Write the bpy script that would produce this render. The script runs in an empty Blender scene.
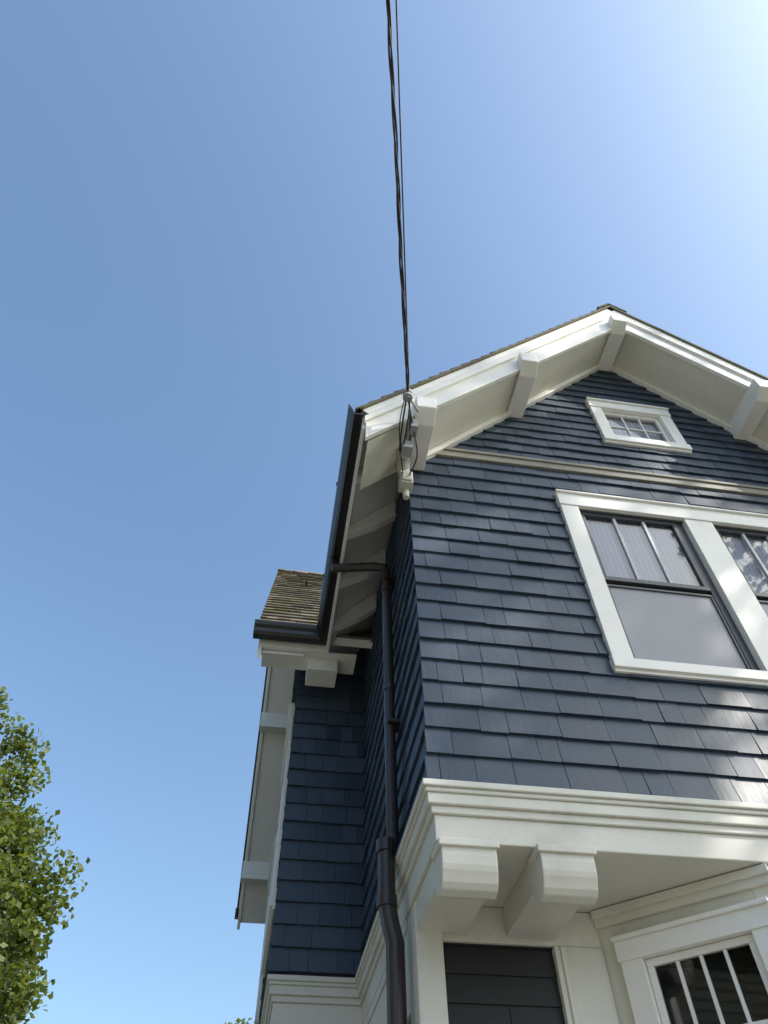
import bpy, math, random
import numpy as np
from mathutils import Vector, Matrix
random.seed(7)
D=bpy.data; SC=bpy.context.scene

# ---------------------------------------------------------------- materials
def new_mat(name):
    m=D.materials.new(name); m.use_nodes=True
    nt=m.node_tree; b=nt.nodes['Principled BSDF']; return m,nt,b
def coords(nt,scale=(1,1,1),kind='Object'):
    tc=nt.nodes.new('ShaderNodeTexCoord'); mp=nt.nodes.new('ShaderNodeMapping')
    mp.inputs['Scale'].default_value=scale
    nt.links.new(tc.outputs[kind],mp.inputs['Vector']); return mp.outputs[0]
def noise(nt,vec,scale,detail=4,rough=.55):
    n=nt.nodes.new('ShaderNodeTexNoise'); n.inputs['Scale'].default_value=scale
    n.inputs['Detail'].default_value=detail; n.inputs['Roughness'].default_value=rough
    nt.links.new(vec,n.inputs['Vector']); return n.outputs['Fac']
def mathn(nt,op,a,b):
    n=nt.nodes.new('ShaderNodeMath'); n.operation=op
    for i,v in enumerate((a,b)):
        if isinstance(v,(int,float)): n.inputs[i].default_value=v
        else: nt.links.new(v,n.inputs[i])
    return n.outputs[0]
def ramp(nt,fac,stops):
    r=nt.nodes.new('ShaderNodeValToRGB')
    el=r.color_ramp.elements
    while len(el)<len(stops): el.new(.5)
    for e,(p,c) in zip(el,stops): e.position=p; e.color=(*c,1)
    nt.links.new(fac,r.inputs[0]); return r.outputs[0]
def maprange(nt,v,a,b,c,d):
    n=nt.nodes.new('ShaderNodeMapRange'); nt.links.new(v,n.inputs[0])
    for i,x in enumerate((a,b,c,d)): n.inputs[i+1].default_value=x
    return n.outputs[0]
def bump(nt,b,h,strength=.3,dist=.01):
    n=nt.nodes.new('ShaderNodeBump'); n.inputs['Strength'].default_value=strength
    n.inputs['Distance'].default_value=dist
    nt.links.new(h,n.inputs['Height']); nt.links.new(n.outputs[0],b.inputs['Normal'])

def shingle_mat(name,c0,c1,rough=(.38,.55),grain=.18,moss=None,spec=.5):
    m,nt,b=new_mat(name)
    g=nt.nodes.new('ShaderNodeNewGeometry')
    v=coords(nt,(30,30,3)); n1=noise(nt,v,1.4,5)
    v2=coords(nt); n2=noise(nt,v2,2.2,4)
    rnd=g.outputs['Random Per Island']
    s=mathn(nt,'ADD',mathn(nt,'MULTIPLY',rnd,.55),mathn(nt,'ADD',mathn(nt,'MULTIPLY',n1,.2),mathn(nt,'MULTIPLY',n2,.35)))
    col=ramp(nt,s,[(.2,c0),(.85,c1)])
    if moss:
        mx=nt.nodes.new('ShaderNodeMix'); mx.data_type='RGBA'
        n3=noise(nt,v2,5,5); f=maprange(nt,n3,.44,.62,0,.7)
        nt.links.new(f,mx.inputs[0]); nt.links.new(col,mx.inputs[6]); mx.inputs[7].default_value=(*moss,1); col=mx.outputs[2]
    nt.links.new(col,b.inputs['Base Color'])
    nt.links.new(maprange(nt,s,.2,.85,rough[0],rough[1]),b.inputs['Roughness'])
    b.inputs['Specular IOR Level'].default_value=spec
    bump(nt,b,n1,grain,.006)
    return m
NAVY=shingle_mat('navy_painted_shingle',(.019,.033,.057),(.043,.062,.096))
ROOF=shingle_mat('weathered_roof_shingle',(.06,.056,.048),(.22,.18,.145),(.75,.95),.8,moss=(.12,.125,.05),spec=.2)

def paint(name,col,rough=.5,dirt=.25):
    m,nt,b=new_mat(name)
    v=coords(nt); n=noise(nt,v,3,5); n2=noise(nt,coords(nt,(1,1,1)),40,3)
    c0=tuple(x*(1-dirt) for x in col)
    k=mathn(nt,'ADD',mathn(nt,'MULTIPLY',n,.8),mathn(nt,'MULTIPLY',n2,.2))
    nt.links.new(ramp(nt,k,[(.3,c0),(.5,col)]),b.inputs['Base Color'])
    b.inputs['Roughness'].default_value=rough
    bump(nt,b,n2,.12,.003); return m
WHITE=paint('white_trim_paint',(.80,.765,.73),.45,dirt=.12)
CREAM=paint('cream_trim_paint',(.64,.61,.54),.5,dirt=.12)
CORN=paint('cornice_paint',(.60,.575,.52),.5,dirt=.18)
BAND=paint('weathered_band_paint',(.23,.21,.17),.6,dirt=.3)
BLACK=paint('black_gutter_metal',(.014,.011,.011),.35,dirt=.3)
PIPE=paint('dark_brown_downpipe',(.030,.021,.021),.32,dirt=.3)
SASH=paint('dark_sash_paint',(.05,.052,.062),.45,dirt=.1)
SASHL=paint('grey_sash_paint',(.46,.46,.48),.5,dirt=.1)
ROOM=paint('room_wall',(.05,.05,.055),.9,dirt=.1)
CONC=paint('stone_foundation',(.3,.29,.27),.9,dirt=.3)
IVORY=paint('ivory_fitting',(.46,.44,.39),.5,dirt=.4)
METAL=paint('grey_fitting_metal',(.30,.30,.31),.4,dirt=.3)
WIRE=paint('wire_insulation',(.022,.015,.014),.5,dirt=.3)
POLE=paint('pole_wood',(.14,.10,.07),.9,dirt=.4)
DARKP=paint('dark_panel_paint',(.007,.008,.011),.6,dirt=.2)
SKYBLOCK=paint('shade_house_olive_paint',(.10,.11,.08),.7,dirt=.2)
CURT,nt,b=new_mat('net_curtain')
w=nt.nodes.new('ShaderNodeTexWave'); w.inputs['Scale'].default_value=9; w.inputs['Distortion'].default_value=1.5
nt.links.new(coords(nt,(1,1,.15)),w.inputs['Vector'])
nt.links.new(ramp(nt,w.outputs['Fac'],[(0,(.74,.69,.80)),(1,(.88,.83,.94))]),b.inputs['Base Color']); b.inputs['Roughness'].default_value=.9
SCREEN,nt,b=new_mat('insect_screen')
w=nt.nodes.new('ShaderNodeTexWave'); w.inputs['Scale'].default_value=20; w.bands_direction='DIAGONAL'; w.inputs['Distortion'].default_value=6; w.inputs['Detail Scale'].default_value=.35
w2=nt.nodes.new('ShaderNodeTexWave'); w2.inputs['Scale'].default_value=60; w2.bands_direction='Z'; w2.inputs['Distortion'].default_value=5; w2.inputs['Detail Scale'].default_value=.3
nt.links.new(coords(nt),w.inputs['Vector']); nt.links.new(coords(nt),w2.inputs['Vector'])
nt.links.new(ramp(nt,mathn(nt,'MULTIPLY',w.outputs['Fac'],w2.outputs['Fac']),[(0,(.235,.235,.265)),(1,(.37,.36,.40))]),b.inputs['Base Color']); b.inputs['Roughness'].default_value=.5
GLASS=D.materials.new('window_glass'); GLASS.use_nodes=True; nt=GLASS.node_tree; nt.nodes.clear()
o=nt.nodes.new('ShaderNodeOutputMaterial'); t=nt.nodes.new('ShaderNodeBsdfTransparent'); g=nt.nodes.new('ShaderNodeBsdfGlossy'); mx=nt.nodes.new('ShaderNodeMixShader'); fr=nt.nodes.new('ShaderNodeFresnel')
g.inputs['Roughness'].default_value=.03; fr.inputs['IOR'].default_value=1.6; t.inputs[0].default_value=(.94,.95,.96,1)
nt.links.new(fr.outputs[0],mx.inputs[0]); nt.links.new(t.outputs[0],mx.inputs[1]); nt.links.new(g.outputs[0],mx.inputs[2]); nt.links.new(mx.outputs[0],o.inputs[0])
def leaf_mat(name,c0,c1):
    m,nt,b=new_mat(name)
    g=nt.nodes.new('ShaderNodeNewGeometry')
    nt.links.new(ramp(nt,g.outputs['Random Per Island'],[(0,c0),(1,c1)]),b.inputs['Base Color'])
    b.inputs['Roughness'].default_value=.5
    tr=nt.nodes.new('ShaderNodeBsdfTranslucent'); tr.inputs[0].default_value=(c1[0]*2.0,c1[1]*1.9,c1[2]*1.2,1)
    mx=nt.nodes.new('ShaderNodeMixShader'); mx.inputs[0].default_value=.33
    out=nt.nodes['Material Output']
    nt.links.new(b.outputs[0],mx.inputs[1]); nt.links.new(tr.outputs[0],mx.inputs[2]); nt.links.new(mx.outputs[0],out.inputs[0]); return m
LEAF=leaf_mat('leaf_green',(.03,.06,.012),(.14,.17,.032))
LEAF2=leaf_mat('leaf_dark_green',(.035,.065,.02),(.08,.12,.03))
BARK=paint('bark',(.10,.08,.06),.95,dirt=.5)

# ---------------------------------------------------------------- mesh helpers
def link(o,parent=None):
    SC.collection.objects.link(o)
    if parent: o.parent=parent
    return o
def empty(name):
    e=D.objects.new(name,None); return link(e)
class Acc:
    def __init__(s): s.v=[];s.f=[]
    def poly(s,pts): 
        i=len(s.v); s.v+= [tuple(p) for p in pts]; s.f.append(tuple(range(i,i+len(pts))))
    def hexa(s,p):
        i=len(s.v); s.v+=[tuple(q) for q in p]
        for f in ((3,2,1,0),(4,5,6,7),(0,1,5,4),(1,2,6,5),(2,3,7,6),(3,0,4,7)): s.f.append(tuple(i+k for k in f))
    def box(s,x0,x1,y0,y1,z0,z1):
        s.hexa([(x0,y0,z0),(x1,y0,z0),(x1,y1,z0),(x0,y1,z0),(x0,y0,z1),(x1,y0,z1),(x1,y1,z1),(x0,y1,z1)])
    def fbox(s,F,u0,u1,v0,v1,o0,o1):
        s.hexa([F(u0,v0,o0),F(u1,v0,o0),F(u1,v0,o1),F(u0,v0,o1),F(u0,v1,o0),F(u1,v1,o0),F(u1,v1,o1),F(u0,v1,o1)])
    def prism(s,a,b):
        n=len(a); i=len(s.v); s.v+=[tuple(p) for p in a]+[tuple(p) for p in b]
        s.f.append(tuple(i+k for k in range(n))); s.f.append(tuple(i+n+k for k in reversed(range(n))))
        for k in range(n): s.f.append((i+k,i+n+k,i+n+(k+1)%n,i+(k+1)%n))
    def tube(s,pts,rad,n=10,cap=True):
        pts=[Vector(p) for p in pts]; rings=[]
        if not isinstance(rad,(list,tuple)): rad=[rad]*len(pts)
        rad=[float(q) for q in rad]
        prev=None
        for k,p in enumerate(pts):
            d=(pts[min(k+1,len(pts)-1)]-pts[max(k-1,0)]).normalized()
            if prev is None:
                a=d.cross(Vector((0,0,1))) if abs(d.z)<.9 else d.cross(Vector((1,0,0)))
            else: a=prev-d*prev.dot(d)
            a.normalize(); prev=a; b=d.cross(a)
            i=len(s.v); rings.append(i)
            for j in range(n):
                t=2*math.pi*j/n; s.v.append(tuple(p+rad[k]*(math.cos(t)*a+math.sin(t)*b)))
        for k in range(len(pts)-1):
            for j in range(n): s.f.append((rings[k]+j,rings[k]+(j+1)%n,rings[k+1]+(j+1)%n,rings[k+1]+j))
        if cap:
            s.f.append(tuple(rings[0]+j for j in reversed(range(n)))); s.f.append(tuple(rings[-1]+j for j in range(n)))
    def obj(s,name,mat,parent=None,bevel=0,smooth=False,fixn=True):
        me=D.meshes.new(name); me.from_pydata(s.v,[],s.f); me.materials.append(mat)
        if fixn:
            import bmesh
            bm=bmesh.new(); bm.from_mesh(me); bmesh.ops.recalc_face_normals(bm,faces=bm.faces); bm.to_mesh(me); bm.free()
        if smooth: me.shade_smooth()
        me.update(); o=D.objects.new(name,me); link(o,parent)
        if bevel:
            m=o.modifiers.new('bevel','BEVEL'); m.width=bevel; m.segments=2; m.limit_method='ANGLE'
        return o
def frame(O,U,V,N):
    O,U,V,N=map(Vector,(O,U,V,N))
    return lambda u,v,o: O+U*u+V*v+N*o
def shingles(acc,F,u0,u1,v0,v1,exp,wmin,wmax,holes=(),clip=None,tb=.020,tt=.003,flare=None,ext0=0,ext1=0,r=random):
    k=0; vb=v0
    while vb<v1-.01:
        vt=min(vb+exp,v1); fl=flare(k) if flare else 0; flt=flare(k+1) if flare else 0
        ua=u0-(tb+fl)*ext0; end=u1+(tb+fl)*ext1
        first=True
        while ua<end-.005:
            w=r.uniform(wmin,wmax)*(r.uniform(.3,1) if first else 1); first=False
            ub=min(ua+w,end)
            if end-ub<wmin*.4: ub=end
            j=r.uniform(-.003,.003); tbb=tb+fl+r.uniform(-.003,.004); jt=r.uniform(-.001,.0015)
            pcs=[(ua+.0014,ub-.0014,vb+j,vt+.008)]
            for (h0,h1,g0,g1) in holes:
                nx=[]
                for (a,b,c,d) in pcs:
                    if b<=h0 or a>=h1 or d<=g0 or c>=g1: nx.append((a,b,c,d)); continue
                    if a<h0: nx.append((a,h0,c,d))
                    if b>h1: nx.append((h1,b,c,d))
                    a2,b2=max(a,h0),min(b,h1)
                    if c<g0: nx.append((a2,b2,c,g0))
                    if d>g1: nx.append((a2,b2,g1,d))
                pcs=nx
            for (a,b,c,d) in pcs:
                ta=tb_=d
                if clip: ta=min(d,clip(a)); tb_=min(d,clip(b))
                if ta<=c+.002 and tb_<=c+.002: continue
                ta=max(ta,c+.001); tb_=max(tb_,c+.001)
                oa=lambda v: tbb+(tt+flt+jt-tbb)*min(1,(v-vb)/exp)
                i=len(acc.v)
                P=[F(a,c,0),F(b,c,0),F(b,c,oa(c)),F(a,c,oa(c)),F(a,ta,0),F(b,tb_,0),F(b,tb_,oa(tb_)),F(a,ta,oa(ta))]
                acc.v+=[tuple(q) for q in P]
                for f in ((3,2,1,0),(2,3,7,6),(1,2,6,5),(3,0,4,7)): acc.f.append(tuple(i+q for q in f))
            ua=ub
        vb+=exp; k+=1

house=empty('shingled_house')
XC=2.03; ZR=8.31; SL=1.07; ZB=3.35; EX=.14
YB=9.5; IN=.035
roofz=lambda x: ZR-SL*abs(x-XC)
SOF=.37
FR=frame((0,IN,0),(1,0,0),(0,0,1),(0,-1,0))
SD=frame((IN,0,0),(0,1,0),(0,0,1),(-1,0,0))
BYF=2.25; BX=.54; BYB=6.6; BYC=(BYF+BYB)/2; BSL=1.34; BEV=.45; BZE=5.74
BR=frame((0,BYF,0),(-1,0,0),(0,0,1),(0,-1,0))
BG=frame((-BX,BYF,0),(0,1,0),(0,0,1),(-1,0,0))
bayz=lambda y: BZE+BSL*((BYC-(BYF-BEV))-abs(y-BYC))
BZR=bayz(BYC)

# --- wall backing (with real openings)
MW=(1.12,2.98,4.13,5.59)
AW=(1.71,2.33,6.53,7.05)
back=Acc()
def wallpanel(F,u0,u1,v0,holes,top,th=.1):
    xs=sorted({u0,u1,*[h[0] for h in holes],*[h[1] for h in holes],XC})
    for a,b in zip(xs[:-1],xs[1:]):
        cuts=[(h[2],h[3]) for h in holes if h[0]<=a+1e-6 and h[1]>=b-1e-6]; cuts.sort()
        z=v0
        for c in cuts: back.fbox(F,a,b,z,c[0],-th,0); z=c[1]
        ta,tb=top(a),top(b)
        back.hexa([F(a,z,-th),F(b,z,-th),F(b,z,0),F(a,z,0),F(a,ta,-th),F(b,tb,-th),F(b,tb,0),F(a,ta,0)])
wallpanel(FR,IN,2*XC,3.3,[MW,AW],top=lambda x:roofz(x)-.2)
back.fbox(SD,IN+.101,YB-.3,3.3,6.0,-.1,-.001)
back.box(2*XC-.1,2*XC,IN+.101,YB-.3,3.3,5.98)
back.box(IN+.1,2*XC-.1,YB-.4,YB-.3,3.3,6.0)
back.fbox(BR,-IN,BX-.001,3.3,6.1,-.1,0)
BW=[(.42,1.55,3.95,5.55),(2.75,3.9,3.95,5.55)]
wl=BYB-BYF
t=lambda u:bayz(u+BYF)-.15
for a,b in ((0.101,BW[0][0]),(BW[0][1],BYC-BYF),(BYC-BYF,BW[1][0]),(BW[1][1],wl)):
    back.hexa([BG(a,3.3,-.1),BG(b,3.3,-.1),BG(b,3.3,-.002),BG(a,3.3,-.002),BG(a,t(a),-.1),BG(b,t(b),-.1),BG(b,t(b),-.002),BG(a,t(a),-.002)])
for h in BW:
    back.fbox(BG,h[0],h[1],3.3,h[2],-.1,-.002)
    a,b=h[0],h[1]
    back.hexa([BG(a,h[3],-.1),BG(b,h[3],-.1),BG(b,h[3],-.002),BG(a,h[3],-.002),BG(a,t(a),-.1),BG(b,t(b),-.1),BG(b,t(b),-.002),BG(a,t(a),-.002)])
back.box(-BX,0,BYB-.1,BYB,3.3,6.0)
back.obj('wall_sheathing',NAVY,house)

# --- shingled siding
fl=lambda k: {0:.014,1:.006,2:.002}.get(k,0)
sh=Acc()
BZ0,BZ1=5.965,6.055
shingles(sh,FR,IN,2*XC,ZB,BZ0+.01,EX,.10,.28,holes=[MW],flare=fl,ext0=1,ext1=1)
sh.obj('front_wall_shingles',NAVY,house,fixn=False)
sh=Acc(); shingles(sh,FR,IN,2*XC,BZ1,8.1,.115,.08,.2,holes=[AW],clip=lambda x:roofz(x)-.2)
sh.obj('gable_shingles',NAVY,house,fixn=False)
sh=Acc(); shingles(sh,SD,IN,BYF,ZB,6.0,EX,.10,.24,flare=fl)
sh.obj('side_wall_shingles',NAVY,house,fixn=False)
sh=Acc(); shingles(sh,BR,-IN,BX,ZB,6.05,EX,.10,.22,flare=fl,ext1=1)
shingles(sh,BG,0,wl,ZB,BZR,EX,.10,.24,holes=BW,flare=fl,clip=lambda u:bayz(u+BYF)-.15)
sh.obj('bay_shingles',NAVY,house,fixn=False)
sh=Acc(); RT=frame((2*XC,0,0),(0,1,0),(0,0,1),(1,0,0)); shingles(sh,RT,0.04,YB-.3,ZB,6.0,EX,.12,.26,flare=fl)
sh.obj('far_side_shingles',NAVY,house,fixn=False)

tr=Acc(); tr.box(.1,3.96,.005,.033,BZ0,BZ1-.025); tr.box(.08,3.98,-.008,.033,BZ1-.025,BZ1); tr.obj('gable_band',BAND,house,bevel=.003)

# --- roofs
def slope_frame(O,U,V): 
    U=Vector(U);V=Vector(V).normalized(); N=U.cross(V).normalized()
    if N.z<0: N=-N
    return frame(O,U,V,N)
XE=-.38; YF=-.43
L1=math.hypot(XC-XE,(XC-XE)*SL)
RL=slope_frame((XE,YF,roofz(XE)),(0,1,0),(1,0,SL)); RR=slope_frame((2*XC-XE,YF,roofz(XE)),(0,1,0),(-1,0,SL))
rf=Acc()
for R in (RL,RR): rf.fbox(R,.01,YB-YF,0.002,L1-.0,-.075,-.002)
BXE=-.94
LB=math.hypot(1,BSL)*(BYC-(BYF-BEV))
BF=slope_frame((BXE,BYF-BEV,BZE),(1,0,0),(0,1,BSL)); BB=slope_frame((BXE,BYB+BEV,BZE),(1,0,0),(0,-1,BSL))
for R in (BF,BB): rf.fbox(R,.01,2.97,0.003,LB,-.075,-.003)
rf.obj('roof_sheathing',WHITE,house)
rs=Acc()
for R in (RL,RR): shingles(rs,R,0,YB-YF,-.03,L1+.01,.13,.12,.28,tb=.022,tt=.006)
for R in (BF,BB): shingles(rs,R,-.015,2.97,-.03,LB+.01,.16,.10,.26,tb=.024,tt=.006)
for k in range(45):
    y=YF-.01+k*.22
    for s in (-1,1):
        rs.hexa([(XC,y,ZR+.02),(XC+s*.13,y,ZR-.11),(XC+s*.13,y+.25,ZR-.12),(XC,y+.25,ZR+.01),(XC,y,ZR+.05),(XC+s*.15,y,ZR-.10),(XC+s*.14,y+.25,ZR-.11),(XC,y+.25,ZR+.03)])
for k in range(14):
    x=BXE-.02+k*.22
    for s in (-1,1):
        rs.hexa([(x,BYC,BZR+.02),(x,BYC+s*.13,BZR-.14),(x+.25,BYC+s*.13,BZR-.15),(x+.25,BYC,BZR+.01),(x,BYC,BZR+.05),(x,BYC+s*.15,BZR-.13),(x+.25,BYC+s*.14,BZR-.14),(x+.25,BYC,BZR+.03)])
rs.obj('roof_shingles',ROOF,house,fixn=False)

# --- rake boards and soffits, front gable
bg=Acc(); so=Acc(); ed=Acc()
def pl(x,d): return roofz(x)-d
for s in (-1,1):
    X=lambda t: XC+s*t
    te=XC+.34
    def quad(acc,t0,t1,d0a,d1a,d0b,d1b,y0,y1):
        acc.prism([(X(t0),y0,pl(X(t0),d0a)),(X(t1),y0,pl(X(t1),d0b)),(X(t1),y0,pl(X(t1),d1b)),(X(t0),y0,pl(X(t0),d1a))],
                  [(X(t0),y1,pl(X(t0),d0a)),(X(t1),y1,pl(X(t1),d0b)),(X(t1),y1,pl(X(t1),d1b)),(X(t0),y1,pl(X(t0),d1a))])
    quad(bg,0.001,te,.112,.40,.112,.34,-.395,-.36)
    quad(bg,0.001,te+.01,.108,.185,.108,.17,-.418,-.392)
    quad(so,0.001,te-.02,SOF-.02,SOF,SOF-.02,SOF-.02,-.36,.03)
    quad(ed,0.001,te+.04,-.004,.03,-.004,.03,-.436,-.41)
    quad(bg,0.001,XC-.04,SOF-.01,SOF+.05,SOF-.01,SOF+.05,-.02,.0295)
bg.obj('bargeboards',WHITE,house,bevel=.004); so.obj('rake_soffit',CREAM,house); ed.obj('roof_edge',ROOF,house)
lb=Acc()
for x in (.06,.94,XC-.03,2.99,4.0):
    zs=pl(x,SOF); zt=zs+.08; zb=zs-.11
    if abs(x-XC)<.1: zt-=.02
    prof=[(.03,zb+.02),(-.36,zb),(-.47,zb+.06),(-.47,zt),(.03,zt)]
    lb.prism([(x-.068,y,z) for y,z in prof],[(x+.068,y,z) for y,z in prof])
lb.obj('lookout_beams',WHITE,house,bevel=.006)
rt=Acc()
for y in [.05+.5*k for k in range(4)]:
    p=lambda x,d:(x,pl(x,d))
    prof=[p(-.345,.12),p(0.02,.12),p(0.02,.30),p(-.12,.29),(-.345,pl(-.345,.2))]
    rt.prism([(x,y-.035,z) for x,z in prof],[(x,y+.035,z) for x,z in prof])
rt.obj('rafter_tails',WHITE,house,bevel=.004)
fa=Acc(); fa.box(-.362,-.34,-.38,BYF-BEV+.02,5.56,5.70); fa.box(BXE+.03,-.34,BYF-BEV+.02,BYF-BEV+.045,5.58,5.705)
fa.box(BXE+.03,-.34,BYB+BEV-.045,BYB+BEV-.02,5.56,5.705); fa.obj('eave_fascia',WHITE,house,bevel=.003)

# --- gutters
gt=Acc()
prof=[(0,0),(0,-.11),(.065,-.112),(.085,-.09),(.088,-.06),(.105,-.035),(.112,-.01),(.112,.004),(.104,.004),(.102,-.01),(.08,-.05),(.06,-.1),(.006,-.1),(.006,0)]
gz=5.735
yc=BYF-BEV-.008
gt.prism([(-.364-a*.85,-.44,gz+b) for a,b in prof],[(-.364-a*.85,yc-a,gz+b) for a,b in prof])
gt.prism([(-.364-a*.85,yc-a,gz+b) for a,b in prof],[(BXE-.03,yc-a,gz+b) for a,b in prof])
gt.prism([(-.3,BYB+BEV+.008+a,gz+b) for a,b in prof],[(BXE-.03,BYB+BEV+.008+a,gz+b) for a,b in prof])
for y in (.2,1.1): gt.box(-.466,-.36,y,y+.03,gz+.004,gz+.009)
for y in (.32,1.05): gt.prism([(-.361-a*.87,y,gz+b*1.02-.001) for a,b in prof[:8]],[(-.361-a*.87,y+.05,gz+b*1.02-.001) for a,b in prof[:8]])
gt.obj('gutters',BLACK,house)
dp=Acc(); PY=.70; PX=-.035; OY=.84
dp.tube([(-.42,OY,5.64),(-.42,OY,5.57),(-.40,OY-.005,5.535),(-.13,PY+.02,5.47),(PX-.01,PY,5.45),(PX,PY,5.38),(PX,PY,3.42),(PX-.025,PY,3.36)],.033,14)
dp.tube([(PX-.03,PY,3.40),(PX-.035,PY,3.33),(PX-.035,PY,3.12),(PX-.02,PY,3.03),(PX-.0,PY,2.95),(PX,PY,.1)],.043,14)
for z in (5.2,4.35): dp.tube([(PX,PY,z),(PX,PY,z+.05)],.038,14)
dp.tube([(PX-.035,PY,3.36),(PX-.035,PY,3.42)],.05,14); dp.tube([(PX-.035,PY,3.10),(PX-.035,PY,3.15)],.05,14)
for z in (5.3,4.1): dp.box(PX-.02,.03,PY-.055,PY+.055,z,z+.02)
dp.obj('downpipe',PIPE,house)

# --- bay gable rake
bb=Acc(); bs=Acc(); be=Acc()
for s in (-1,1):
    Y=lambda t: BYC+s*t
    te=BYC-(BYF-BEV)-.03
    def q(acc,t0,t1,d0,d1,x0,x1):
        acc.prism([(x0,Y(t0),bayz(Y(t0))-d0),(x0,Y(t1),bayz(Y(t1))-d0),(x0,Y(t1),bayz(Y(t1))-d1),(x0,Y(t0),bayz(Y(t0))-d1)],
                  [(x1,Y(t0),bayz(Y(t0))-d0),(x1,Y(t1),bayz(Y(t1))-d0),(x1,Y(t1),bayz(Y(t1))-d1),(x1,Y(t0),bayz(Y(t0))-d1)])
    q(bb,.001,te,.13,.32,BXE+.02,BXE+.055)
    q(be,.001,te+.03,-.004,.10,BXE-.015,BXE+.019)
    q(bs,.001,te-.02,.25,.27,BXE+.055,-BX-.001)
    for t_ in (.03,1.1,2.2):
        if s<0 and t_>2: continue
        y=Y(t_); z=bayz(y)-.27
        bb.box(BXE+.0,-BX-.002,y-.07,y+.07,z-.16,z+.06)
bb.obj('bay_bargeboards',WHITE,house,bevel=.004); bs.obj('bay_rake_soffit',WHITE,house); be.obj('bay_roof_edge',BLACK,house)
er=Acc(); er.box(BXE+.056,-.1,BYF-BEV+.046,BYF-.16,5.585,5.605); er.box(-.50,-.25,BYF-.34,BYF-.12,5.46,5.584)
er.obj('bay_eave_return',WHITE,house,bevel=.004)

# --- windows
def pane(F,u0,u1,v0,v1,o,acc): acc.poly([F(u0,v0,o),F(u1,v0,o),F(u1,v1,o),F(u0,v1,o)])
wW=Acc(); wS=Acc(); wL=Acc(); wG=Acc(); wC=Acc(); wSc=Acc(); wR=Acc()
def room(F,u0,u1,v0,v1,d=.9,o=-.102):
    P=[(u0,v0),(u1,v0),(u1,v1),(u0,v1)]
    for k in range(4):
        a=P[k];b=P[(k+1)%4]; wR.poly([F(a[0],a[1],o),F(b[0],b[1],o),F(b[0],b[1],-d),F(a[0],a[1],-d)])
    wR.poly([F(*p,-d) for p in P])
def casing(F,u0,u1,v0,v1,w,wt,wb,o0=-.05,o1=.042):
    wW.fbox(F,u0,u0+w,v0+wb,v1-wt,o0,o1); wW.fbox(F,u1-w,u1,v0+wb,v1-wt,o0,o1)
    wW.fbox(F,u0-.008,u1+.008,v1-wt,v1,o0,o1+.008); wW.fbox(F,u0-.012,u1+.012,v1,v1+.018,0,o1+.025)
    wW.fbox(F,u0-.008,u1+.008,v0,v0+wb,o0,o1+.010); wW.fbox(F,u0-.005,u1+.005,v0-.02,v0,0,o1-.008)
def sash(F,u0,u1,v0,v1,o,acc,fw=.04,nv=0,nh=0,mun=None,mw=.016,glass=True):
    acc.fbox(F,u0,u0+fw,v0+fw,v1-fw,o-.03,o); acc.fbox(F,u1-fw,u1,v0+fw,v1-fw,o-.03,o)
    acc.fbox(F,u0,u1,v0,v0+fw,o-.03,o+.001); acc.fbox(F,u0,u1,v1-fw,v1,o-.03,o+.001)
    mun=mun or acc
    for k in range(nv):
        c=u0+fw+(u1-u0-2*fw)*(k+1)/(nv+1); mun.fbox(F,c-mw/2,c+mw/2,v0+fw,v1-fw,o-.026,o-.004)
    for k in range(nh):
        c=v0+fw+(v1-v0-2*fw)*(k+1)/(nh+1); mun.fbox(F,u0+fw,u1-fw,c-mw/2,c+mw/2,o-.0265,o-.0045)
    if glass: pane(F,u0+.01,u1-.01,v0+.01,v1-.01,o-.016,wG)
casing(FR,1.07,3.01,4.085,5.635,.125,.125,.065)
wW.fbox(FR,1.972,2.178,4.15,5.51,-.05,.041)
for a,b in ((1.197,1.97),(2.18,2.883)):
    sash(FR,a+.012,b-.05,4.82,5.505,.004,wS,.034,nv=2,mun=wL,mw=.02)
    wS.fbox(FR,b-.049,b-.001,4.15,5.50,-.04,-.002)
    sash(FR,a+.004,b-.052,4.153,4.87,-.03,wS,.045)
    wS.fbox(FR,a,b,5.498,5.51,-.05,.02)
    sash(FR,a+.022,b-.052,4.165,4.79,-.004,wS,.016,glass=False)
    wSc.fbox(FR,a+.03,b-.06,4.175,4.78,-.018,-.014)
    wC.fbox(FR,a-.02,b+.02,4.84,5.55,-.05,-.045)
room(FR,MW[0]+.005,MW[1]-.005,MW[2]+.005,MW[3]-.005)
casing(FR,1.655,2.385,6.475,7.10,.1,.095,.075)
sash(FR,1.758,2.282,6.553,7.002,.005,wW,.03,nv=2,nh=1,mw=.012)
wC.fbox(FR,1.75,2.29,6.54,7.02,-.05,-.045)
room(FR,AW[0]+.005,AW[1]-.005,AW[2]+.005,AW[3]-.005)
for h in BW:
    casing(BG,h[0]-.06,h[1]+.06,h[2]-.06,h[3]+.06,.12,.12,.08)
    m=(h[0]+h[1])/2; wW.fbox(BG,m-.06,m+.06,h[2]+.02,h[3]-.06,-.05,.04)
    for a,b in ((h[0]+.062,m-.062),(m+.062,h[1]-.062)):
        sash(BG,a,b,h[2]+.02,4.75,-.02,wS,.04); sash(BG,a,b,4.71,h[3]-.06,.01,wS,.035,nv=2,mun=wL)
    room(BG,h[0]+.01,h[1]-.01,h[2]+.01,h[3]-.01)

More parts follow.
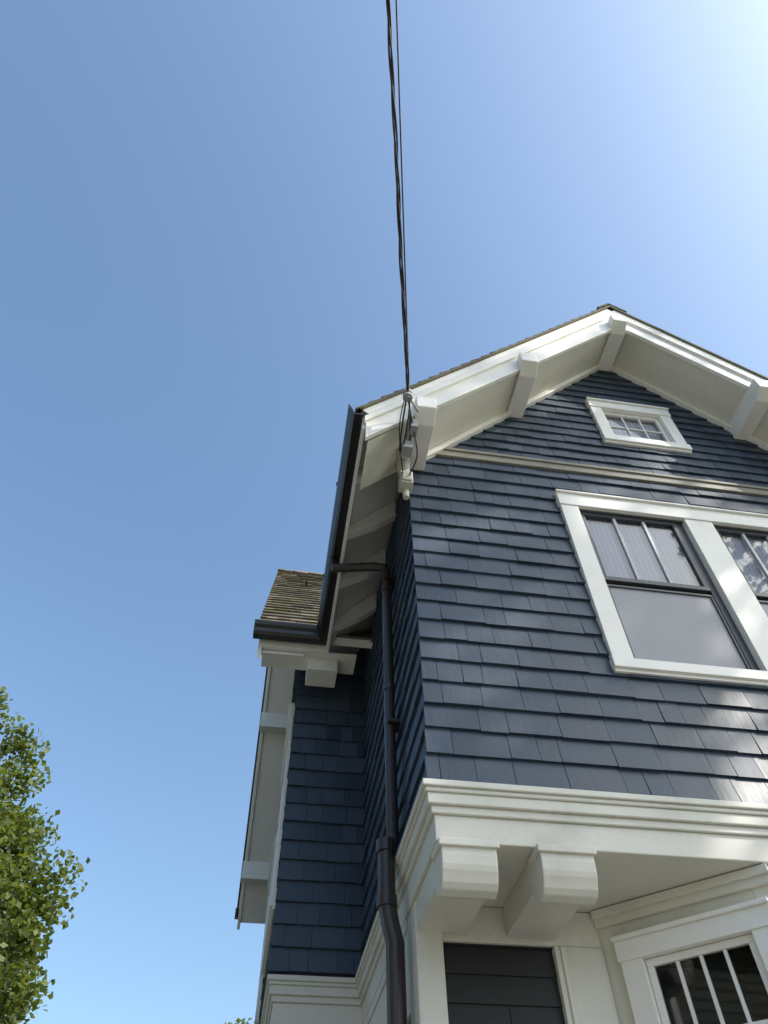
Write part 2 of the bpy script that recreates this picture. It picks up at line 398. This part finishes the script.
# --- cornice between storeys
cn=Acc()
lv=[(3.305,3.335,.026),(3.285,3.305,.014),(3.235,3.285,.004),(3.20,3.235,-.012),(3.085,3.20,-.026)]
for k,(z0,z1,o_) in enumerate(lv):
    cn.box(-o_,2*XC+o_,-o_,YB-.3+o_,z0,z1)
    cn.box(-BX-o_,.3,BYF-o_,BYB+o_,z0-.002,z1-.002)
cn.obj('storey_cornice',CORN,house,bevel=.005)
gf=Acc(); 
gf.box(.06,2*XC-.03,.66,YB-.35,.5,3.083)
gf.box(-BX+.05,.2,BYF+.05,BYB-.05,.5,3.08)
gf.obj('ground_floor_walls',NAVY,house)
gs=Acc(); SG=frame((.06,.66,0),(0,1,0),(0,0,1),(-1,0,0)); shingles(gs,SG,0.1,1.6,.5,2.7,EX,.1,.24)
gs.obj('ground_floor_shingles',NAVY,house,fixn=False)
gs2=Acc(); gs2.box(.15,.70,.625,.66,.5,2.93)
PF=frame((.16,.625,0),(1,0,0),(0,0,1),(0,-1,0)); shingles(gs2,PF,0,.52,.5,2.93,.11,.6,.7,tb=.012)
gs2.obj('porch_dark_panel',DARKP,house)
tm=Acc()
tm.box(.035,.155,.565,.75,.5,3.083)
tm.box(.156,.90,.59,.659,2.93,3.082)
tm.box(.67,.90,.585,.66,.5,2.929)
tm.box(.695,.72,.575,.6,.5,2.925)
tm.box(.035,.06,.76,BYF+.06,2.70,3.082)
tm.box(.027,.035,.76,BYF+.06,3.03,3.081)
tm.box(-BX+.03,.1,BYF+.03,BYF+.06,2.70,3.078); tm.box(-BX+.03,-BX+.06,BYF+.061,BYB,2.70,3.078)
tm.box(-BX+.02,-BX+.16,BYF+.01,BYF+.04,.5,2.699)
tm.obj('ground_floor_trim',CORN,house,bevel=.004)
br=Acc()
for (a,b) in ((.04,.27),(.455,.685),(3.375,3.605),(3.79,4.02)):
    prof=[(.585,3.084),(.585,2.955),(.16,2.955),(.145,2.925),(.13,2.905),(.09,2.895),(.05,2.905),(.03,2.925),(.018,2.95),(.01,2.965),(.004,2.985),(.0,3.02),(.0,3.084)]
    br.prism([(a,y,z) for y,z in prof],[(b,y,z) for y,z in prof])
    br.box(a-.012,b+.012,-.014,.14,3.052,3.083)
br.obj('overhang_brackets',CORN,house,bevel=.004)

# --- angled ground floor bay window
A=Vector((.90,.60,0)); B=Vector((1.50,0.05,0)); L=(B-A).length; U=(B-A).normalized(); N=Vector((U.y,-U.x,0)); 
if N.y>0: N=-N
AG=frame(A,U,(0,0,1),N); hw=(.12,L-.1,1.55,2.90)
bw=Acc()
bw.fbox(AG,0,hw[0],.5,3.083,-.1,0); bw.fbox(AG,hw[1],L,.5,3.083,-.1,0); bw.fbox(AG,hw[0],hw[1],hw[3],3.083,-.1,0); bw.fbox(AG,hw[0],hw[1],.5,hw[2],-.1,0)
bw.fbox(AG,0,L,3.01,3.082,0,.022); bw.fbox(AG,0,L,3.045,3.081,.022,.04)
bw.box(1.50,2.56,.05,.13,2.72,3.082); bw.box(1.50,1.62,.05,.13,.5,2.72); bw.box(2.44,2.56,.05,.13,.5,2.72); bw.box(1.62,2.44,.05,.13,.5,1.5)
bw.hexa([(2.56,.05,.5),(3.16,.6,.5),(3.1,.66,.5),(2.5,.13,.5),(2.56,.05,3.08),(3.16,.6,3.08),(3.1,.66,3.08),(2.5,.13,3.08)])
bw.obj('ground_bay_walls',CREAM,house,bevel=.004)
casing(AG,hw[0]-.04,hw[1]+.04,hw[2]-.04,hw[3]+.03,.1,.08,.07,o1=.03)
sash(AG,hw[0]+.062,hw[1]-.062,2.25,hw[3]-.052,.0,wW,.03,nv=3,nh=1,mw=.016)
sash(AG,hw[0]+.062,hw[1]-.062,hw[2]+.03,2.27,-.03,wW,.035)
room(AG,hw[0]+.01,hw[1]-.01,hw[2]+.01,hw[3]-.01,.5)
F2=frame((0,.05,0),(1,0,0),(0,0,1),(0,-1,0)); sash(F2,1.625,2.435,1.51,2.71,-.02,wW,.04,nv=3,nh=3); room(F2,1.63,2.43,1.51,2.71,.5)
wW.obj('window_casings',WHITE,house,bevel=.003); wS.obj('window_sashes',SASH,house,bevel=.002); wL.obj('window_muntins',SASHL,house)
wG.obj('window_glass',GLASS,house,fixn=False); wC.obj('curtains',CURT,house); wSc.obj('window_screens',SCREEN,house); wR.obj('window_rooms',ROOM,house,fixn=False)
fd=Acc(); fd.box(.03,2*XC,.62,YB-.32,-.1,.5); fd.box(-BX+.03,.1,BYF+.03,BYB-.03,-.1,.5); fd.box(.9,3.1,.07,.7,-.1,.499); fd.obj('foundation',CONC,house)

# --- service entrance fittings
sv=Acc()
sv.tube([(-.02,-.03,5.34),(-.02,-.03,5.62)],.022,12); sv.tube([(-.03,-.03,5.58),(-.03,-.05,5.66),(-.04,-.09,5.72),(-.045,-.14,5.70),(-.045,-.165,5.66)],[.034,.048,.052,.05,.04],14)
sv.box(-.065,.02,-.10,-.005,5.42,5.55); sv.box(-.055,.01,-.112,-.101,5.435,5.535)
sv.obj('service_weatherhead',IVORY,house,bevel=.006)
s2=Acc(); IX=-.09
s2.tube([(.0,-.46,5.72),(IX,-.56,5.74)],.008,8); s2.tube([(IX,-.56,5.69),(IX,-.56,5.79)],.02,12); s2.tube([(IX,-.56,5.705),(IX,-.56,5.73)],.032,12); s2.tube([(IX,-.56,5.75),(IX,-.56,5.775)],.032,12)
s2.box(-.045,.0,-.42,-.33,5.60,5.69); s2.box(-.09,-.02,-.32,-.24,5.50,5.58); s2.tube([(-.03,-.26,5.60),(-.02,-.32,5.54)],.018,10)
s2.obj('service_insulator',METAL,house)

# ---------------------------------------------------------------- power line
wire=empty('power_line')
A0=Vector((IX,-.58,5.74)); T=Vector((-.535,-2.59,6.20)); dirn=(T-A0)
PT=A0+dirn*9.5
def span(p,q,sag,n):
    return [p.lerp(q,t/n)-Vector((0,0,sag*4*(t/n)*(1-t/n))) for t in range(n+1)]
ax=span(A0,PT,.25,600)
acc=Acc(); d=dirn.normalized(); s_=d.cross(Vector((0,0,1))).normalized(); u_=s_.cross(d)
for ph in (0,2.094,4.188):
    pts=[]; 
    for k,p in enumerate(ax):
        r_=.0078*min(1,.3+k/4)*(1+.3*math.sin(k*.07+ph)); a=k*.26+ph; pts.append(p+s_*math.cos(a)*r_+u_*math.sin(a)*r_)
    acc.tube(pts,.0055,6)
acc.obj('triplex_cable',WIRE,wire,smooth=True,fixn=False)
acc=Acc(); q=PT+Vector((.34,0,.2)); acc.tube(span(A0+Vector((.008,0,.04)),q,.22,60),.0045,6)
acc.obj('phone_cable',WIRE,wire,smooth=True,fixn=False)
acc=Acc()
def loop(pts,r=.006):
    P=[Vector(p) for p in pts]; out=[]
    P=[P[0]]+P+[P[-1]]
    for i in range(1,len(P)-2):
        for t in range(8):
            t/=8; a,b,c,e=P[i-1],P[i],P[i+1],P[i+2]
            out.append(.5*((2*b)+(c-a)*t+(2*a-5*b+4*c-e)*t*t+(3*b-a-3*c+e)*t**3))
    out.append(P[-2]); acc.tube(out,r,6)
loop([(IX,-.60,5.75),(IX+.02,-.50,5.66),(-.08,-.34,5.53),(-.09,-.24,5.52),(-.05,-.16,5.66)])
loop([(IX,-.62,5.76),(IX-.01,-.47,5.66),(-.10,-.3,5.55),(-.08,-.22,5.56),(-.055,-.17,5.67)])
loop([(IX,-.59,5.74),(-.05,-.42,5.66),(-.03,-.28,5.55),(-.03,-.22,5.58),(-.045,-.15,5.66)])
loop([(IX,-.56,5.72),(-.03,-.4,5.62),(.02,-.25,5.52),(-.01,-.11,5.48)],.0045)
loop([(IX,-.56,5.78),(-.11,-.46,5.72),(-.11,-.34,5.60),(-.05,-.11,5.50)],.004)
loop([(-.07,-.36,5.54),(-.06,-.44,5.64),(-.02,-.40,5.66)],.005)
acc.obj('drip_loops',WIRE,wire,smooth=True,fixn=False)
pole=empty('utility_pole'); acc=Acc()
px,py=PT.x,PT.y-.2
acc.tube([(px,py,-.2),(px,py,12)],[.17,.11],16); acc.box(px-1.1,px+1.1,py-.18,py-.1,PT.z+.9,PT.z+1.02); acc.tube([(px,py+.18,PT.z-.05),(px,py-.0,PT.z-.05)],.02,8)
for k in (-.95,-.4,.4,.95): acc.tube([(px+k,py-.14,PT.z+1.02),(px+k,py-.14,PT.z+1.16)],[.03,.045],10)
acc.tube([(px+.42,py-.1,PT.z-.9),(px+.42,py-.1,PT.z-.0)],.22,16)
acc.box(px,px+.42,py-.12,py-.06,PT.z-.5,PT.z-.4)
acc.obj('pole_and_crossarm',POLE,pole)

# ---------------------------------------------------------------- unseen house, added to block sky light from the left walls
nh=empty('added_shade_house'); nb=Acc(); NX0,NX1,NY0,NY1=-13.,-5.8,-9.,2.0
nb.box(NX0,NX1,NY0,NY1,-.1,6.2)
nm=(NX0+NX1)/2
nb.prism([(NX0,NY0+.01,6.2),(NX1,NY0+.01,6.2),(nm,NY0+.01,8.8)],[(NX0,NY1-.01,6.2),(NX1,NY1-.01,6.2),(nm,NY1-.01,8.8)])
for k in range(44):
    z=.3+k*.135
    nb.prism([(NX1,NY0,z),(NX1+.02,NY0,z),(NX1,NY0,z+.14)],[(NX1,NY1,z),(NX1+.02,NY1,z),(NX1,NY1,z+.14)])
nb.obj('shade_house_walls',SKYBLOCK,nh)
nr=Acc()
for s in (-1,1):
    xe=nm+s*(nm-NX0+.45)
    nr.prism([(nm,NY0-.4,8.83),(xe,NY0-.4,5.93),(xe,NY0-.4,6.05),(nm,NY0-.4,8.98)],[(nm,NY1+.4,8.83),(xe,NY1+.4,5.93),(xe,NY1+.4,6.05),(nm,NY1+.4,8.98)])
nr.obj('roof',ROOF,nh)
nw=Acc(); ng=Acc(); NF=frame((NX1+.025,0,0),(0,1,0),(0,0,1),(1,0,0))
for y in (-7,-4,-.8):
    for z in (1.2,4.0):
        nw.fbox(NF,y-.1,y,z,z+1.5,0,.04); nw.fbox(NF,y+.9,y+1.,z,z+1.5,0,.04); nw.fbox(NF,y-.13,y+1.03,z+1.501,z+1.62,0,.05); nw.fbox(NF,y-.13,y+1.03,z-.08,z-.001,0,.06); nw.fbox(NF,y+.001,y+.899,z+.72,z+.78,0,.03)
        ng.fbox(NF,y,y+.9,z,z+1.5,-.01,.01)
nw.obj('window_frames',WHITE,nh,bevel=.004); ng.obj('window_panes',BLACK,nh)

# ---------------------------------------------------------------- trees
def tree(name,base,height,center,rad,nclump,leaves_per,leafsize,mat,clr=(.4,.8),seed=1,shell=.55):
    rg=np.random.default_rng(seed); root=empty(name)
    base=Vector(base); c=Vector(center); acc=Acc()
    top=c+Vector((0,0,rad[2]*.6))
    tr_=[base.lerp(top,float(t))+Vector((rg.normal()*.12*t,rg.normal()*.12*t,0)) for t in np.linspace(0,1,9)]
    acc.tube(tr_,[height*.022*(1-.85*t)+.01 for t in np.linspace(0,1,9)],12)
    cl=[]
    while len(cl)<nclump:
        v=rg.normal(size=3); v/=np.linalg.norm(v); r_=rg.uniform(shell,1)**.8*(1+.07*rg.normal())
        cl.append(np.array(c)+v*r_*np.array(rad))
    cl=np.array(cl)
    for p in cl[::max(1,len(cl)//70)]:
        k=rg.integers(3,8); s=tr_[k]; e=Vector([float(q) for q in p]); m=s.lerp(e,.5)+Vector((0,0,.25+float(rg.normal())*.1))
        acc.tube([s,s.lerp(m,.5)+Vector([float(q)*.05 for q in rg.normal(size=3)]),m,m.lerp(e,.5)+Vector([float(q)*.06 for q in rg.normal(size=3)]),e],[.06,.045,.032,.02,.006],6)
    acc.obj('trunk_and_limbs',BARK,root,smooth=True,fixn=False)
    n=len(cl)*leaves_per
    cr=rg.uniform(clr[0],clr[1],len(cl))
    ctr=np.repeat(cl,leaves_per,0); cr=np.repeat(cr,leaves_per)
    v=rg.normal(size=(n,3)); v/=np.linalg.norm(v,axis=1)[:,None]
    pos=ctr+v*(cr*rg.uniform(0,1.15,n)**.6)[:,None]*np.array([1,1,.75])
    a=rg.normal(size=(n,3)); a[:,2]*=.7; a/=np.linalg.norm(a,axis=1)[:,None]
    b=np.cross(a,rg.normal(size=(n,3))); b/=np.linalg.norm(b,axis=1)[:,None]; nn=np.cross(a,b)
    L_=(leafsize*rg.uniform(.6,1.25,n))[:,None]; W_=L_*.36
    vv=np.stack([pos-a*L_*.5, pos-a*L_*.08+b*W_, pos+a*L_*.5+nn*L_*.12, pos-a*L_*.08-b*W_],1).reshape(-1,3)
    me=D.meshes.new('foliage'); me.vertices.add(n*4); me.vertices.foreach_set('co',vv.ravel())
    me.loops.add(n*4); me.loops.foreach_set('vertex_index',np.arange(n*4)); me.polygons.add(n)
    me.polygons.foreach_set('loop_start',np.arange(0,n*4,4)); me.polygons.foreach_set('loop_total',np.full(n,4))
    me.materials.append(mat); me.update(); me.validate(); o=D.objects.new('foliage',me); link(o,root); return root
tree('maple_tree',(-7.3,9.6,0),9,(-7.05,9.2,5.7),(3.2,2.8,4.1),440,270,.115,LEAF,(.34,.6),3)
tree('maple_tree',(-.9,25.5,0),9,(-.66,25,6.72),(1.9,1.9,2.6),70,160,.2,LEAF,(.4,.7),5)
# street tree to the right whose crown breaks up the sun on the facade
tree('oak_tree',(12.0,-6.8,0),14,(11.7,-6.4,14.8),(4.6,4.0,3.8),26,60,.26,LEAF2,(.45,.9),11,shell=.1)

# ---------------------------------------------------------------- ground
def sheet(name,x0,x1,y0,y1,z,mat):
    a=Acc(); a.poly([(x0,y0,z),(x1,y0,z),(x1,y1,z),(x0,y1,z)]); return a.obj(name,mat,fixn=False)
GR,nt,b=new_mat('lawn'); v=coords(nt); n=noise(nt,v,.8,6); n2=noise(nt,v,30,4)
nt.links.new(ramp(nt,mathn(nt,'ADD',mathn(nt,'MULTIPLY',n,.5),mathn(nt,'MULTIPLY',n2,.5)),[(.3,(.05,.08,.02)),(.7,(.13,.14,.05))]),b.inputs['Base Color']); b.inputs['Roughness'].default_value=.95; bump(nt,b,n2,.6,.05)
sheet('ground',-600,600,-600,600,0,GR)
CP=paint('concrete_paving',(.29,.275,.245),.9,dirt=.25)
a=Acc(); a.box(-4.5,6.5,-7.5,-.3,-.1,.05); a.box(-4.5,-1.3,-.3,14,-.1,.049); a.obj('added_bounce_paving',CP)  # unseen pale paving, added to bounce light up onto the soffits
AS=paint('asphalt',(.05,.05,.052),.9,dirt=.3)
sheet('street',-600,600,-19,-11,.004,AS)
a=Acc(); a.box(-600,600,-10.99,-10.85,-.1,.13); a.obj('kerb',CP); 

# ---------------------------------------------------------------- light
S=Vector((.75,-.45,.70)).normalized()
el=math.asin(S.z); az=math.atan2(S.x,S.y)
W=D.worlds.new('World'); SC.world=W; W.use_nodes=True; nt=W.node_tree
sk=nt.nodes.new('ShaderNodeTexSky'); sk.sky_type='NISHITA'; sk.sun_disc=False; sk.sun_elevation=el; sk.sun_rotation=az
sk.altitude=0; sk.air_density=1.25; sk.dust_density=3.2; sk.ozone_density=1.5
mx=nt.nodes.new('ShaderNodeMix'); mx.data_type='RGBA'; mx.blend_type='MULTIPLY'; mx.inputs[0].default_value=1; mx.inputs[7].default_value=(1.42,1.62,1.72,1); mx.clamp_result=False
nt.links.new(sk.outputs[0],mx.inputs[6]); nt.links.new(mx.outputs[2],nt.nodes['Background'].inputs[0]); nt.nodes['Background'].inputs[1].default_value=.15
l=D.lights.new('sun','SUN'); l.energy=5.0; l.angle=math.radians(.53); l.color=(1,.95,.87)
lo=D.objects.new('sun',l); link(lo); lo.rotation_euler=S.to_track_quat('Z','Y').to_euler()
SC.view_settings.view_transform='Standard'; SC.view_settings.look='None'; SC.view_settings.exposure=0

# ---------------------------------------------------------------- camera
a,b,c=np.radians([9.94350904,51.81972614,-1.30320693]); f=719.1
fw=np.array([np.sin(a)*np.cos(b),np.cos(a)*np.cos(b),np.sin(b)]); r=np.array([np.cos(a),-np.sin(a),0]); u=np.cross(r,fw)
r,u=np.cos(c)*r+np.sin(c)*u,-np.sin(c)*r+np.cos(c)*u
cam=D.cameras.new('camera'); co=D.objects.new('camera',cam); link(co)
cam.sensor_fit='VERTICAL'; cam.sensor_height=24; cam.lens=24*f/1024; cam.clip_end=2000; cam.clip_start=.05
M=Matrix(((r[0],u[0],-fw[0],-.65304713),(r[1],u[1],-fw[1],-2.78981206),(r[2],u[2],-fw[2],1.6),(0,0,0,1)))
co.matrix_world=M; SC.camera=co
